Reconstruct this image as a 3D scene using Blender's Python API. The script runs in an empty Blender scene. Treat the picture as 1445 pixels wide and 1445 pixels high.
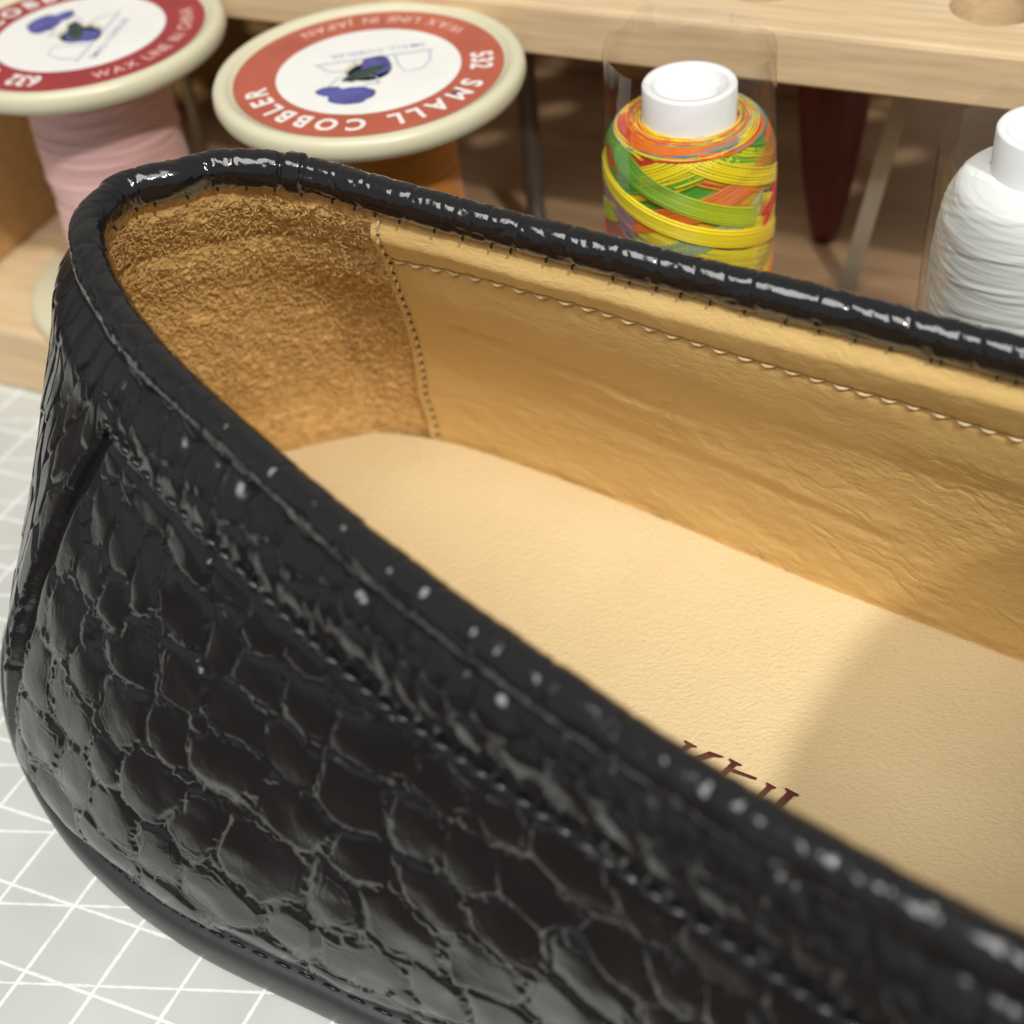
import math
import numpy as np
RNG = np.random.default_rng(7)
# ---------------------------------------------------------------- frames
SA = math.radians(-41.0)
SU = np.array([math.cos(SA), math.sin(SA), 0.0]); SV = np.array([-math.sin(SA), math.cos(SA), 0.0])
SZ = np.array([0, 0, 1.0])
def shoe_xyz(p):
    p = np.asarray(p, float)
    return p[..., 0:1]*SU + p[..., 1:2]*SV + p[..., 2:3]*SZ
# ---------------------------------------------------------------- splines
def per_spline(P, x):
    """periodic Catmull-Rom (centripetal-free) through P at integer knots"""
    P = np.asarray(P, float); n = len(P); x = np.asarray(x, float) % n
    i = np.floor(x).astype(int) % n; f = (x - np.floor(x))[..., None]
    p0, p1, p2, p3 = P[(i-1) % n], P[i], P[(i+1) % n], P[(i+2) % n]
    return 0.5*((2*p1) + (-p0+p2)*f + (2*p0-5*p1+4*p2-p3)*f**2 + (-p0+3*p1-3*p2+p3)*f**3)
def nat_cubic(Y, x):
    """natural cubic spline on knots 0..n-1 along axis 0 of Y, evaluated at x (same x for all)"""
    Y = np.asarray(Y, float); n = len(Y)
    A = np.zeros((n, n)); B = np.zeros((n,)+Y.shape[1:])
    A[0, 0] = 1; A[-1, -1] = 1
    for i in range(1, n-1):
        A[i, i-1] = 1; A[i, i] = 4; A[i, i+1] = 1
        B[i] = 6*(Y[i+1]-2*Y[i]+Y[i-1])
    M = np.linalg.solve(A, B.reshape(n, -1)).reshape(B.shape)
    x = np.asarray(x, float); i = np.clip(np.floor(x).astype(int), 0, n-2); f = x-i
    return i, f, M
#            sole outline (u,v)   rim centre (u,v,z)
CTRL = [
 ((-15.72, 8.40), (-12.60, 8.29, 6.98)),
 ((-15.42, 7.08), (-12.44, 7.90, 6.97)),
 ((-14.72, 6.03), (-12.00, 7.52, 6.93)),
 ((-13.40, 5.12), (-11.45, 7.22, 6.84)),
 ((-11.60, 4.50), (-10.35, 6.79, 6.72)),
 ((-9.60, 4.36), (-8.70, 6.40, 6.58)),
 ((-7.30, 4.68), (-6.80, 6.01, 6.45)),
 ((-4.60, 5.05), (-4.60, 5.70, 6.35)),
 ((-1.60, 4.80), (-2.20, 5.48, 6.35)),
 ((2.00, 3.95), (0.00, 5.55, 6.50)),
 ((6.00, 3.45), (1.60, 6.50, 6.75)),
 ((10.0, 4.20), (2.35, 7.60, 6.90)),
 ((12.8, 6.20), (2.55, 8.35, 6.95)),
 ((13.3, 8.60), (2.55, 8.75, 6.95)),
 ((12.2, 11.0), (2.35, 9.40, 6.90)),
 ((9.0, 12.9), (1.60, 10.4, 6.75)),
 ((5.0, 13.6), (0.00, 11.2, 6.50)),
 ((1.50, 13.4), (-2.00, 11.55, 6.35)),
 ((-2.00, 12.85), (-4.40, 11.38, 6.35)),
 ((-5.20, 12.65), (-6.70, 11.00, 6.45)),
 ((-7.90, 12.62), (-8.60, 10.64, 6.58)),
 ((-10.0, 12.55), (-10.15, 10.32, 6.72)),
 ((-11.8, 12.30), (-11.30, 10.08, 6.84)),
 ((-13.5, 11.70), (-12.10, 9.62, 6.93)),
 ((-14.8, 10.75), (-12.36, 9.12, 6.97)),
 ((-15.50, 9.60), (-12.66, 8.64, 6.98)),
]
NC = len(CTRL)
SOLE = np.array([c[0] for c in CTRL]); RIM = np.array([c[1] for c in CTRL])
def plan_normal(k):
    """outward plan normal of the sole outline at knot positions k"""
    e = 0.02
    d = per_spline(SOLE, np.asarray(k)+e) - per_spline(SOLE, np.asarray(k)-e)
    d /= np.linalg.norm(d, axis=-1, keepdims=True)
    return np.stack([-d[..., 1], d[..., 0]], -1) * -1.0   # loop runs near side first (clockwise seen so)
def outer(k, t):
    """outer surface of the upper: k knot position round the shoe, t 0 feather .. 1 rim (arrays of one shape)"""
    k = np.asarray(k, float); t = np.asarray(t, float)
    so = per_spline(SOLE, k); rm = per_spline(RIM, k); nrm = plan_normal(k)
    # how much "vamp" (front) vs quarter
    fr = np.clip((so[..., 0]-0.0)/7.0, 0, 1); fr = fr*fr*(3-2*fr)
    he = np.clip((-so[..., 0]-12.8)/2.2, 0, 1)                # towards the heel's back
    bl = [0*fr, 0*fr+0.02+0.04*he, 0.30-0.10*fr+0.08*he, 0.68-0.08*fr+0.02*he, 0*fr+1]
    of = [-0.24-0.06*he, 0.02-0.54*he, 0.13-0.53*he, 0.12-0.10*he+0.05*fr, 0*fr]
    zz = [0.72+0*fr, 1.40+0.6*fr, 3.25+0.95*fr, None, None]
    L = []
    for j in range(5):
        p = so*(1-bl[j])[..., None] + rm[..., :2]*bl[j][..., None] + nrm*of[j][..., None]
        if j == 4: z = rm[..., 2]
        elif j == 3: z = 3.25+0.95*fr + (rm[..., 2]-3.25-0.95*fr)*(0.53+0.07*fr)
        else: z = zz[j]
        L.append(np.concatenate([p, z[..., None]], -1))
    Y = np.stack(L, 0)
    i, f, M = nat_cubic(Y, np.clip(t, 0, 1)*4)
    ii = i[None, ..., None]*np.ones((1,)+i.shape+(3,), int)
    def g(a, o): return np.take_along_axis(a, ii+o, 0)[0]
    f = f[..., None]
    y0, y1, m0, m1 = g(Y, 0), g(Y, 1), g(M, 0), g(M, 1)
    return (m0*(1-f)**3/6 + m1*f**3/6 + (y0-m0/6)*(1-f) + (y1-m1/6)*f)

def outer_n(k, t):
    e = 0.01
    k = np.asarray(k, float); t = np.clip(np.asarray(t, float), 0.012, 0.988)
    a = outer(k+e, t)-outer(k-e, t); b = outer(k, t+e)-outer(k, t-e)
    n = np.cross(a, b); n /= np.linalg.norm(n, axis=-1, keepdims=True)
    return n
def inner(k, t, d=0.26):
    return outer(k, t) - outer_n(k, t)*d

# ================================================================ blender
import bpy, bmesh
from mathutils import Vector, Matrix
CM = 0.01
scene = bpy.context.scene
COL = scene.collection

# ---------------------------------------------------------------- numpy noise
_TAB = np.random.default_rng(11).random((256, 256))
def vnoise(x, y, seed=0):
    """smooth value noise in -1..1 (arrays)"""
    x = np.asarray(x, float)+seed*17.31; y = np.asarray(y, float)+seed*9.77
    xi = np.floor(x).astype(int); yi = np.floor(y).astype(int)
    fx = x-xi; fy = y-yi
    fx = fx**3*(fx*(fx*6-15)+10); fy = fy**3*(fy*(fy*6-15)+10)
    def h(a, b): return _TAB[a & 255, b & 255]
    return 2*((h(xi, yi)*(1-fx)+h(xi+1, yi)*fx)*(1-fy)+(h(xi, yi+1)*(1-fx)+h(xi+1, yi+1)*fx)*fy)-1
def fbm(x, y, o=4, seed=0, g=0.5):
    r = 0; a = 1; s = 0
    for i in range(o):
        r = r+a*vnoise(x*2**i, y*2**i, seed+i*3); s += a; a *= g
    return r/s
def sstep(a, b, x):
    t = np.clip((x-a)/(b-a), 0, 1); return t*t*(3-2*t)

def voronoi(a, b, seeds):
    """seeds rows: (a, b, ra, rb). returns F1, F2, id with each seed's own radii (weighted cells)"""
    sh = a.shape; a = a.ravel(); b = b.ravel()
    F1 = np.empty(a.size, np.float32); F2 = np.empty(a.size, np.float32); ID = np.empty(a.size, np.int32)
    order = np.argsort(a, kind='stable')
    sd = seeds[np.argsort(seeds[:, 0])]
    for c0 in range(0, a.size, 6000):
        ix = order[c0:c0+6000]
        lo, hi = a[ix[0]]-2.6, a[ix[-1]]+2.6
        s = sd[(sd[:, 0] > lo) & (sd[:, 0] < hi)]
        if len(s) < 3:
            F1[ix] = 0; F2[ix] = 1; ID[ix] = 0; continue
        d = np.hypot((a[ix, None]-s[None, :, 0])/s[None, :, 2], (b[ix, None]-s[None, :, 1])/s[None, :, 3])
        p = np.partition(d, 1, axis=1)
        F1[ix] = p[:, 0]; F2[ix] = p[:, 1]; ID[ix] = d.argmin(1)+np.searchsorted(sd[:, 0], lo)
    return F1.reshape(sh), F2.reshape(sh), ID.reshape(sh), sd

# ---------------------------------------------------------------- object helpers
ORIG = {}
def tag(o, label=None, cat=None, group=None, kind=None):
    if label: o['label'] = label
    if cat: o['category'] = cat
    if group: o['group'] = group
    if kind: o['kind'] = kind
    return o
def thing(name, loc, label, cat, rz=0.0, group=None):
    o = bpy.data.objects.new(name, None); COL.objects.link(o)
    o.empty_display_size = 0.01
    o.location = Vector(loc)*CM; o.rotation_euler = (0, 0, rz)
    ORIG[o.name] = np.array(loc, float)
    return tag(o, label, cat, group)
def mesh_obj(name, V, F, mat, parent=None, smooth=True, local=False, off=None):
    """V in cm (world, or already local when local=True); F list of index arrays (n,3)/(n,4) or list of lists"""
    V = np.asarray(V, float).reshape(-1, 3)
    root = parent
    while root is not None and root.parent is not None: root = root.parent
    if root is not None and not local: V = V-ORIG[root.name]
    me = bpy.data.meshes.new(name)
    blocks = F if isinstance(F, list) and len(F) and isinstance(F[0], np.ndarray) else None
    if blocks is not None:
        nl = sum(b.size for b in blocks); nf = sum(len(b) for b in blocks)
        me.vertices.add(len(V)); me.vertices.foreach_set('co', (V*CM).astype(np.float32).ravel())
        me.loops.add(nl); me.loops.foreach_set('vertex_index', np.concatenate([b.ravel() for b in blocks]).astype(np.int32))
        st = []; tot = 0
        for b in blocks:
            st.append(tot+np.arange(len(b))*b.shape[1]); tot += b.size
        me.polygons.add(nf); me.polygons.foreach_set('loop_start', np.concatenate(st).astype(np.int32))
        me.polygons.foreach_set('loop_total', np.concatenate([np.full(len(b), b.shape[1]) for b in blocks]).astype(np.int32))
        me.update(calc_edges=True); me.validate()
    else:
        me.from_pydata([tuple(v*CM) for v in V], [], [list(map(int, f)) for f in F]); me.update()
    me.polygons.foreach_set('use_smooth', [smooth]*len(me.polygons))
    for m in (mat if isinstance(mat, (list, tuple)) else [mat]): me.materials.append(m)
    o = bpy.data.objects.new(name, me); COL.objects.link(o)
    if parent is not None: o.parent = parent
    return o
def grid_faces(n, m, cu=False, cv=False, mask=None, flip=False):
    i = np.arange(n if cu else n-1); j = np.arange(m if cv else m-1)
    I, J = np.meshgrid(i, j, indexing='ij')
    if mask is not None:
        k = mask[:I.shape[0], :J.shape[1]]; I = I[k]; J = J[k]
    I = I.ravel(); J = J.ravel(); I2 = (I+1) % n; J2 = (J+1) % m
    q = np.stack([I*m+J, I2*m+J, I2*m+J2, I*m+J2], 1)
    return q[:, ::-1].copy() if flip else q
def compact(V, q):
    used, inv = np.unique(q.ravel(), return_inverse=True)
    return V.reshape(-1, 3)[used], inv.reshape(q.shape)
class MB:
    """collects primitive shapes for one mesh"""
    def __init__(s): s.v = []; s.f = []; s.n = 0
    def add(s, V, F):
        V = np.asarray(V, float).reshape(-1, 3)
        s.v.append(V); s.f += [[int(i)+s.n for i in f] for f in F]; s.n += len(V); return s
    def lathe(s, prof, seg=64, c=(0, 0, 0), closed=False):
        prof = np.asarray(prof, float); a = np.arange(seg)*2*math.pi/seg
        V = np.stack([prof[:, None, 0]*np.cos(a)+c[0], prof[:, None, 0]*np.sin(a)+c[1], prof[:, None, 1]+0*a+c[2]], -1)
        return s.add(V, grid_faces(len(prof), seg, cu=closed, cv=True, flip=True))
    def tube(s, P, r, seg=10, caps=True):
        P = np.asarray(P, float); r = np.broadcast_to(np.asarray(r, float), (len(P),))
        T = np.gradient(P, axis=0); T /= np.linalg.norm(T, axis=1, keepdims=True)+1e-12
        up = np.array([0, 0, 1.0]) if abs(T[0][2]) < 0.9 else np.array([1.0, 0, 0])
        A = np.cross(T, up); A /= np.linalg.norm(A, axis=1, keepdims=True)+1e-12; B = np.cross(T, A)
        an = np.arange(seg)*2*math.pi/seg
        V = P[:, None]+r[:, None, None]*(A[:, None]*np.cos(an)[None, :, None]+B[:, None]*np.sin(an)[None, :, None])
        F = [list(x) for x in grid_faces(len(P), seg, cv=True, flip=True)]
        if caps: F += [list(range(seg)), [(len(P)-1)*seg+i for i in reversed(range(seg))]]
        return s.add(V, F)
    def box(s, lo, hi, bev=0.0):
        bm = bmesh.new(); bmesh.ops.create_cube(bm, size=1.0)
        lo = np.array(lo, float); hi = np.array(hi, float)
        for v in bm.verts:
            v.co = Vector([lo[i]+(hi[i]-lo[i])*(v.co[i]+0.5) for i in range(3)])
        if bev: bmesh.ops.bevel(bm, geom=bm.edges[:], offset=bev, segments=2, affect='EDGES', profile=0.5)
        bm.verts.index_update()
        s.add([tuple(v.co) for v in bm.verts], [[v.index for v in f.verts] for f in bm.faces]); bm.free(); return s
    def obj(s, name, mat, parent=None, smooth=True, local=False):
        return mesh_obj(name, np.concatenate(s.v), s.f, mat, parent, smooth, local)
def sharp_by_angle(o, deg=35):
    me = o.data; bm = bmesh.new(); bm.from_mesh(me)
    for e in bm.edges:
        if len(e.link_faces) == 2 and e.calc_face_angle(0) > math.radians(deg): e.smooth = False
    bm.to_mesh(me); bm.free()

# ---------------------------------------------------------------- materials
class N:
    def __init__(s, name):
        s.m = bpy.data.materials.new(name); s.m.use_nodes = True; s.t = s.m.node_tree
        s.b = s.t.nodes['Principled BSDF']
    def n(s, ty, **kw):
        nd = s.t.nodes.new(ty)
        for k, v in kw.items():
            if k.startswith('i_'):
                key = k[2:]; key = int(key) if key.isdigit() else key.replace('_', ' ')
                nd.inputs[key].default_value = v
            else: setattr(nd, k, v)
        return nd
    def l(s, a, ai, b, bi): s.t.links.new(a.outputs[ai], b.inputs[bi])
    def coord(s, scale=(1, 1, 1), rot=(0, 0, 0)):
        tc = s.n('ShaderNodeTexCoord'); mp = s.n('ShaderNodeMapping')
        mp.inputs['Scale'].default_value = scale; mp.inputs['Rotation'].default_value = rot
        s.l(tc, 'Object', mp, 'Vector'); return mp
    def noise(s, co, scale, detail=4, rough=0.5, dist=0.0):
        x = s.n('ShaderNodeTexNoise'); x.inputs['Scale'].default_value = scale; x.inputs['Detail'].default_value = detail
        x.inputs['Roughness'].default_value = rough; x.inputs['Distortion'].default_value = dist
        s.l(co, 'Vector', x, 'Vector'); return x
    def ramp(s, src, so, stops):
        r = s.n('ShaderNodeValToRGB'); e = r.color_ramp.elements
        while len(e) < len(stops): e.new(0.5)
        for i, (p, c) in enumerate(stops):
            e[i].position = p; e[i].color = (c[0], c[1], c[2], 1) if not np.isscalar(c) else (c, c, c, 1)
        s.l(src, so, r, 'Fac'); return r
    def bump(s, src, so, strength, dist, prev=None):
        b = s.n('ShaderNodeBump'); b.inputs['Strength'].default_value = strength; b.inputs['Distance'].default_value = dist
        s.l(src, so, b, 'Height')
        if prev is not None: s.l(prev, 'Normal', b, 'Normal')
        s.l(b, 'Normal', s.b, 'Normal'); return b
    def set(s, **kw):
        for k, v in kw.items():
            k = k.replace('_', ' ')
            if np.ndim(v) == 1 and 'Color' in k: v = (*v, 1)
            s.b.inputs[k].default_value = v
        return s
def plain(name, col, rough=0.5, var=0.12, scale=120, spec=0.5, **kw):
    x = N(name); co = x.coord(); nz = x.noise(co, scale, 3)
    c = np.array(col)
    r = x.ramp(nz, 'Fac', [(0.3, c*(1-var)), (0.7, np.minimum(c*(1+var), 1))]); x.l(r, 'Color', x.b, 'Base Color')
    x.set(Roughness=rough, Specular_IOR_Level=spec, **kw); x.bump(nz, 'Fac', 0.08, 0.0004)
    return x.m
def croc_mat(name, r0, r1, coat=0.0, bs=1.0):
    x = N(name); co = x.coord()
    a = x.noise(co, 330, 4, 0.55, 0.4); b = x.noise(co, 1500, 3, 0.6); c = x.noise(co, 110, 3)
    x.set(Base_Color=(0.009, 0.009, 0.0097), Specular_IOR_Level=0.62, Coat_Weight=coat, Coat_Roughness=0.10)
    r = x.ramp(c, 'Fac', [(0.35, r0), (0.65, r1)]); x.l(r, 'Color', x.b, 'Roughness')
    p = x.bump(a, 'Fac', 0.16*bs, 0.0005); x.bump(b, 'Fac', 0.14*bs, 0.00015, p)
    return x.m
M = {}
M['croc'] = croc_mat('black crocodile leather', 0.15, 0.27, 0.12)
M['binding'] = croc_mat('glossy black binding leather', 0.07, 0.17, 0.35, 1.3)
def sole_m():
    x = N('black sole edge'); co = x.coord(); a = x.noise(co, 500, 4); 
    x.set(Base_Color=(0.035, 0.035, 0.037), Roughness=0.36); x.bump(a, 'Fac', 0.2, 0.0003); return x.m
M['sole'] = sole_m()
def lining_m():
    x = N('tan lining leather'); co = x.coord()
    big = x.noise(co, 40, 4, 0.55); fine = x.noise(co, 900, 4, 0.6)
    r = x.ramp(big, 'Fac', [(0.25, (0.69, 0.46, 0.165)), (0.75, (0.76, 0.53, 0.215))]); x.l(r, 'Color', x.b, 'Base Color')
    st = x.coord((420, 420, 800)); w = x.noise(st, 1.0, 4, 0.6, 1.5)
    p = x.bump(w, 'Fac', 0.30, 0.0005); x.bump(fine, 'Fac', 0.22, 0.0003, p)
    x.set(Roughness=0.52, Specular_IOR_Level=0.35); return x.m
M['lining'] = lining_m()
def suede_m():
    x = N('tan suede'); co = x.coord(); a = x.noise(co, 600, 3, 0.6, 1.2); b = x.noise(co, 60, 3)
    r = x.ramp(a, 'Fac', [(0.30, (0.62, 0.38, 0.125)), (0.70, (0.80, 0.53, 0.205))])
    x.l(r, 'Color', x.b, 'Base Color')
    x.bump(a, 'Fac', 0.3, 0.0004); x.set(Roughness=0.7, Specular_IOR_Level=0.2, Sheen_Weight=0.25, Sheen_Roughness=0.4); return x.m
M['suede'] = suede_m()
def insole_m():
    x = N('natural insole leather'); co = x.coord()
    big = x.noise(co, 35, 4, 0.5)
    r = x.ramp(big, 'Fac', [(0.3, (0.69, 0.545, 0.30)), (0.7, (0.75, 0.61, 0.36))]); x.l(r, 'Color', x.b, 'Base Color')
    mp = x.coord((1, 1, 1)); wn = x.noise(mp, 300, 2)
    mx = x.n('ShaderNodeVectorMath', operation='MULTIPLY_ADD'); x.l(wn, 'Color', mx, 0); mx.inputs[1].default_value = (0.002,)*3; x.l(mp, 'Vector', mx, 2)
    st = x.n('ShaderNodeMapping'); st.inputs['Rotation'].default_value = (0, 0, math.radians(55)); st.inputs['Scale'].default_value = (1, 2.0, 1); x.l(mx, 'Vector', st, 'Vector')
    v = x.noise(st, 1350, 2, 0.45)
    p = x.bump(v, 'Fac', 0.38, 0.0005)
    po = x.n('ShaderNodeTexVoronoi'); po.inputs['Scale'].default_value = 1500; x.l(co, 'Vector', po, 'Vector')
    x.bump(po, 'Distance', 0.22, 0.0003, p)
    x.set(Roughness=0.55, Specular_IOR_Level=0.3); return x.m
M['insole'] = insole_m()
M['stamp'] = plain('maroon stamped ink', (0.10, 0.020, 0.018), 0.5, 0.25, 600)
M['thread_light'] = plain('cream stitching thread', (0.70, 0.54, 0.31), 0.5, 0.2, 2000)
M['hole_shade'] = plain('needle hole shade', (0.16, 0.085, 0.03), 0.5, 0.3, 1500)  # dark brown stands in for the shade in the needle holes
M['thread_black'] = plain('waxed black thread', (0.012, 0.012, 0.013), 0.18, 0.2, 2000)
def wood_m(name, c0, c1, rough=0.55):
    x = N(name); mp = x.coord((6, 60, 60)); a = x.noise(mp, 4.0, 6, 0.6, 0.6); f = x.coord((60, 900, 900)); b = x.noise(f, 1.0, 3, 0.6)
    r = x.ramp(a, 'Fac', [(0.25, c0), (0.5, tuple((np.array(c0)+np.array(c1))/2)), (0.75, c1)])
    mx = x.n('ShaderNodeMix', data_type='RGBA', blend_type='MULTIPLY'); mx.inputs['Factor'].default_value = 0.40
    x.l(r, 'Color', mx, 'A'); r2 = x.ramp(b, 'Fac', [(0.35, 0.6), (0.6, 1.0)]); x.l(r2, 'Color', mx, 'B'); x.l(mx, 'Result', x.b, 'Base Color')
    x.bump(b, 'Fac', 0.15, 0.0003); x.set(Roughness=rough, Specular_IOR_Level=0.35); return x.m
M['pine'] = wood_m('pale pine wood', (0.66, 0.47, 0.26), (0.76, 0.58, 0.36))
M['shaded_wood'] = wood_m('shaded brown wood', (0.31, 0.195, 0.105), (0.40, 0.26, 0.15))  # wood colour darkened to carry the shade under the shelf
M['endwood'] = wood_m('orange brown wood', (0.50, 0.29, 0.10), (0.60, 0.37, 0.15))
M['table'] = wood_m('dark table wood', (0.045, 0.030, 0.020), (0.07, 0.045, 0.03))
M['wall'] = plain('painted wall', (0.30, 0.28, 0.25), 0.8, 0.05, 8)
M['flange'] = plain('cream plastic', (0.66, 0.62, 0.43), 0.35, 0.03, 40)
M['white_plastic'] = plain('white plastic', (0.86, 0.86, 0.85), 0.3, 0.01, 40, Subsurface_Weight=0.2, Subsurface_Radius=(0.004, 0.004, 0.004))
M['label_white'] = plain('white label paper', (0.82, 0.81, 0.76), 0.45, 0.03, 150)
M['label_orange'] = plain('brick red label print', (0.46, 0.105, 0.060), 0.4, 0.10, 150)
M['label_red'] = plain('dark red label print', (0.34, 0.035, 0.04), 0.4, 0.10, 150)
M['letter'] = plain('white label lettering', (0.85, 0.78, 0.72), 0.45, 0.03, 300)
M['letter_pink'] = plain('pale pink label lettering', (0.80, 0.50, 0.42), 0.45, 0.05, 300)
M['ink_blue'] = plain('blue label ink', (0.09, 0.09, 0.30), 0.5, 0.3, 400)
M['ink_grey'] = plain('grey blue label ink', (0.42, 0.45, 0.58), 0.5, 0.1, 400)
M['ink_dark'] = plain('dark green label ink', (0.035, 0.06, 0.045), 0.5, 0.5, 400)
M['bore_shade'] = plain('spool bore shade', (0.02, 0.025, 0.02), 0.6, 0.3, 400)  # near-black colour stands in for the shade inside the bore
M['metal'] = plain('grey brushed steel', (0.38, 0.35, 0.29), 0.38, 0.08, 200, Metallic=0.6)
M['metal_dark'] = plain('dark steel', (0.09, 0.07, 0.055), 0.45, 0.1, 200, Metallic=0.4)
M['red_handle'] = plain('dark red lacquer', (0.085, 0.007, 0.004), 0.5, 0.2, 90)
M['white_box'] = plain('white card', (0.80, 0.80, 0.80), 0.6, 0.02, 60)
def thread_m(name, col, var, zs):
    x = N(name); mp = x.coord((40, 40, zs)); a = x.noise(mp, 1.0, 3, 0.6); c = np.array(col)
    r = x.ramp(a, 'Fac', [(0.3, c*(1-var)), (0.7, np.minimum(c*(1+var), 1))]); x.l(r, 'Color', x.b, 'Base Color')
    x.bump(a, 'Fac', 0.3, 0.0006); x.set(Roughness=0.6, Sheen_Weight=0.2); return x.m
M['pink'] = thread_m('pink waxed thread', (0.78, 0.46, 0.44), 0.08, 1500)
M['orange'] = thread_m('orange waxed thread', (0.62, 0.22, 0.010), 0.15, 1500)
M['white_thread'] = thread_m('white thread', (0.80, 0.82, 0.78), 0.05, 900)
def vcol_m(name):
    x = N(name); at = x.n('ShaderNodeAttribute', attribute_name='Col'); x.l(at, 'Color', x.b, 'Base Color')
    x.set(Roughness=0.38, Specular_IOR_Level=0.5, Sheen_Weight=0.15); return x.m
M['rainbow'] = vcol_m('variegated polyester thread')
def film_m():
    x = N('clear plastic film'); t = x.t
    tr = x.n('ShaderNodeBsdfTransparent'); gl = x.n('ShaderNodeBsdfGlossy'); gl.inputs['Roughness'].default_value = 0.06
    lw = x.n('ShaderNodeLayerWeight'); lw.inputs['Blend'].default_value = 0.5
    pw = x.n('ShaderNodeMath', operation='POWER'); x.l(lw, 'Facing', pw, 0); pw.inputs[1].default_value = 3.0
    fr = x.n('ShaderNodeMath', operation='MULTIPLY_ADD'); x.l(pw, 0, fr, 0); fr.inputs[1].default_value = 0.55; fr.inputs[2].default_value = 0.07
    tr.inputs['Color'].default_value = (0.965, 0.965, 0.955, 1)
    co = x.coord((150, 150, 30)); nz = x.noise(co, 1.0, 3)
    bp = x.n('ShaderNodeBump'); bp.inputs['Strength'].default_value = 0.3; bp.inputs['Distance'].default_value = 0.002; x.l(nz, 'Fac', bp, 'Height')
    x.l(bp, 'Normal', gl, 'Normal')
    mx = x.n('ShaderNodeMixShader'); x.l(fr, 0, mx, 'Fac'); x.l(tr, 'BSDF', mx, 1); x.l(gl, 'BSDF', mx, 2)
    x.l(mx, 'Shader', t.nodes['Material Output'], 'Surface'); return x.m
M['film'] = film_m()
def mat_m():
    """pale grey green cutting mat with three families of printed white lines"""
    x = N('cutting mat'); tc = x.n('ShaderNodeTexCoord')
    wob = x.n('ShaderNodeTexNoise'); wob.inputs['Scale'].default_value = 500; x.l(tc, 'Object', wob, 'Vector')
    grain = x.n('ShaderNodeTexNoise'); grain.inputs['Scale'].default_value = 2600; grain.inputs['Detail'].default_value = 3; x.l(tc, 'Object', grain, 'Vector')
    big = x.n('ShaderNodeTexNoise'); big.inputs['Scale'].default_value = 75; x.l(tc, 'Object', big, 'Vector')
    masks = []
    # direction angle, spacing cm, phase point (node of the grid), half width cm
    for ang, sp, ph, hw in ((87.2, 0.924, (-9.726, 6.763), 0.022), (0.0, 0.939, (-9.726, 6.763), 0.019), (16.8, 1.04, (-9.726, 6.763), 0.015)):
        a = math.radians(ang); nx, ny = -math.sin(a), math.cos(a)
        d = x.n('ShaderNodeVectorMath', operation='DOT_PRODUCT'); x.l(tc, 'Object', d, 0); d.inputs[1].default_value = (nx/CM/sp, ny/CM/sp, 0)
        o = x.n('ShaderNodeMath', operation='SUBTRACT'); x.l(d, 'Value', o, 0); o.inputs[1].default_value = (nx*ph[0]+ny*ph[1])/sp-0.5
        f = x.n('ShaderNodeMath', operation='FRACT'); x.l(o, 0, f, 0)
        s = x.n('ShaderNodeMath', operation='SUBTRACT'); x.l(f, 0, s, 0); s.inputs[1].default_value = 0.5
        ab = x.n('ShaderNodeMath', operation='ABSOLUTE'); x.l(s, 0, ab, 0)
        j = x.n('ShaderNodeMath', operation='MULTIPLY_ADD'); x.l(wob, 'Fac', j, 0); j.inputs[1].default_value = 0.03; x.l(ab, 0, j, 2)
        mr = x.n('ShaderNodeMapRange', interpolation_type='SMOOTHSTEP'); x.l(j, 0, mr, 'Value')
        mr.inputs['From Min'].default_value = hw/sp+0.015+0.012; mr.inputs['From Max'].default_value = hw/sp+0.015-0.012
        mr.inputs['To Min'].default_value = 0; mr.inputs['To Max'].default_value = 1
        masks.append(mr)
    m1 = x.n('ShaderNodeMath', operation='MAXIMUM'); x.l(masks[0], 0, m1, 0); x.l(masks[1], 0, m1, 1)
    m2 = x.n('ShaderNodeMath', operation='MAXIMUM'); x.l(m1, 0, m2, 0); x.l(masks[2], 0, m2, 1)
    wr = x.ramp(grain, 'Fac', [(0.33, 0.55), (0.5, 1.0)])
    mm = x.n('ShaderNodeMath', operation='MULTIPLY'); x.l(m2, 0, mm, 0); x.l(wr, 'Color', mm, 1)
    br = x.ramp(big, 'Fac', [(0.3, (0.52, 0.53, 0.495)), (0.7, (0.585, 0.595, 0.555))])
    mx = x.n('ShaderNodeMix', data_type='RGBA'); x.l(mm, 0, mx, 'Factor'); x.l(br, 'Color', mx, 'A'); mx.inputs['B'].default_value = (0.84, 0.86, 0.85, 1)
    x.l(mx, 'Result', x.b, 'Base Color')
    x.bump(grain, 'Fac', 0.12, 0.0002); x.set(Roughness=0.5, Specular_IOR_Level=0.3); return x.m
M['mat'] = mat_m()

# ================================================================ the shoe
shoe = thing('loafer', shoe_xyz(np.array([-1.0, 8.6, 0.0])), 'black crocodile leather loafer with tan leather and suede lining, seen at its heel', 'shoe')
def H_T(): return 7.4
# arc length along the upper (at t=.5) from the heel's back, signed by side
_kk = np.linspace(-13, 13, 2601)
_pp = outer(_kk, np.full_like(_kk, 0.5)); _ds = np.linalg.norm(np.diff(_pp, axis=0), axis=1)
_aa = np.concatenate([[0], np.cumsum(_ds)]); _aa -= np.interp(0, _kk, _aa)
def arc(k): return np.interp(k, _kk, _aa)
def karc(a): return np.interp(a, _aa, _kk)
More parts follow.
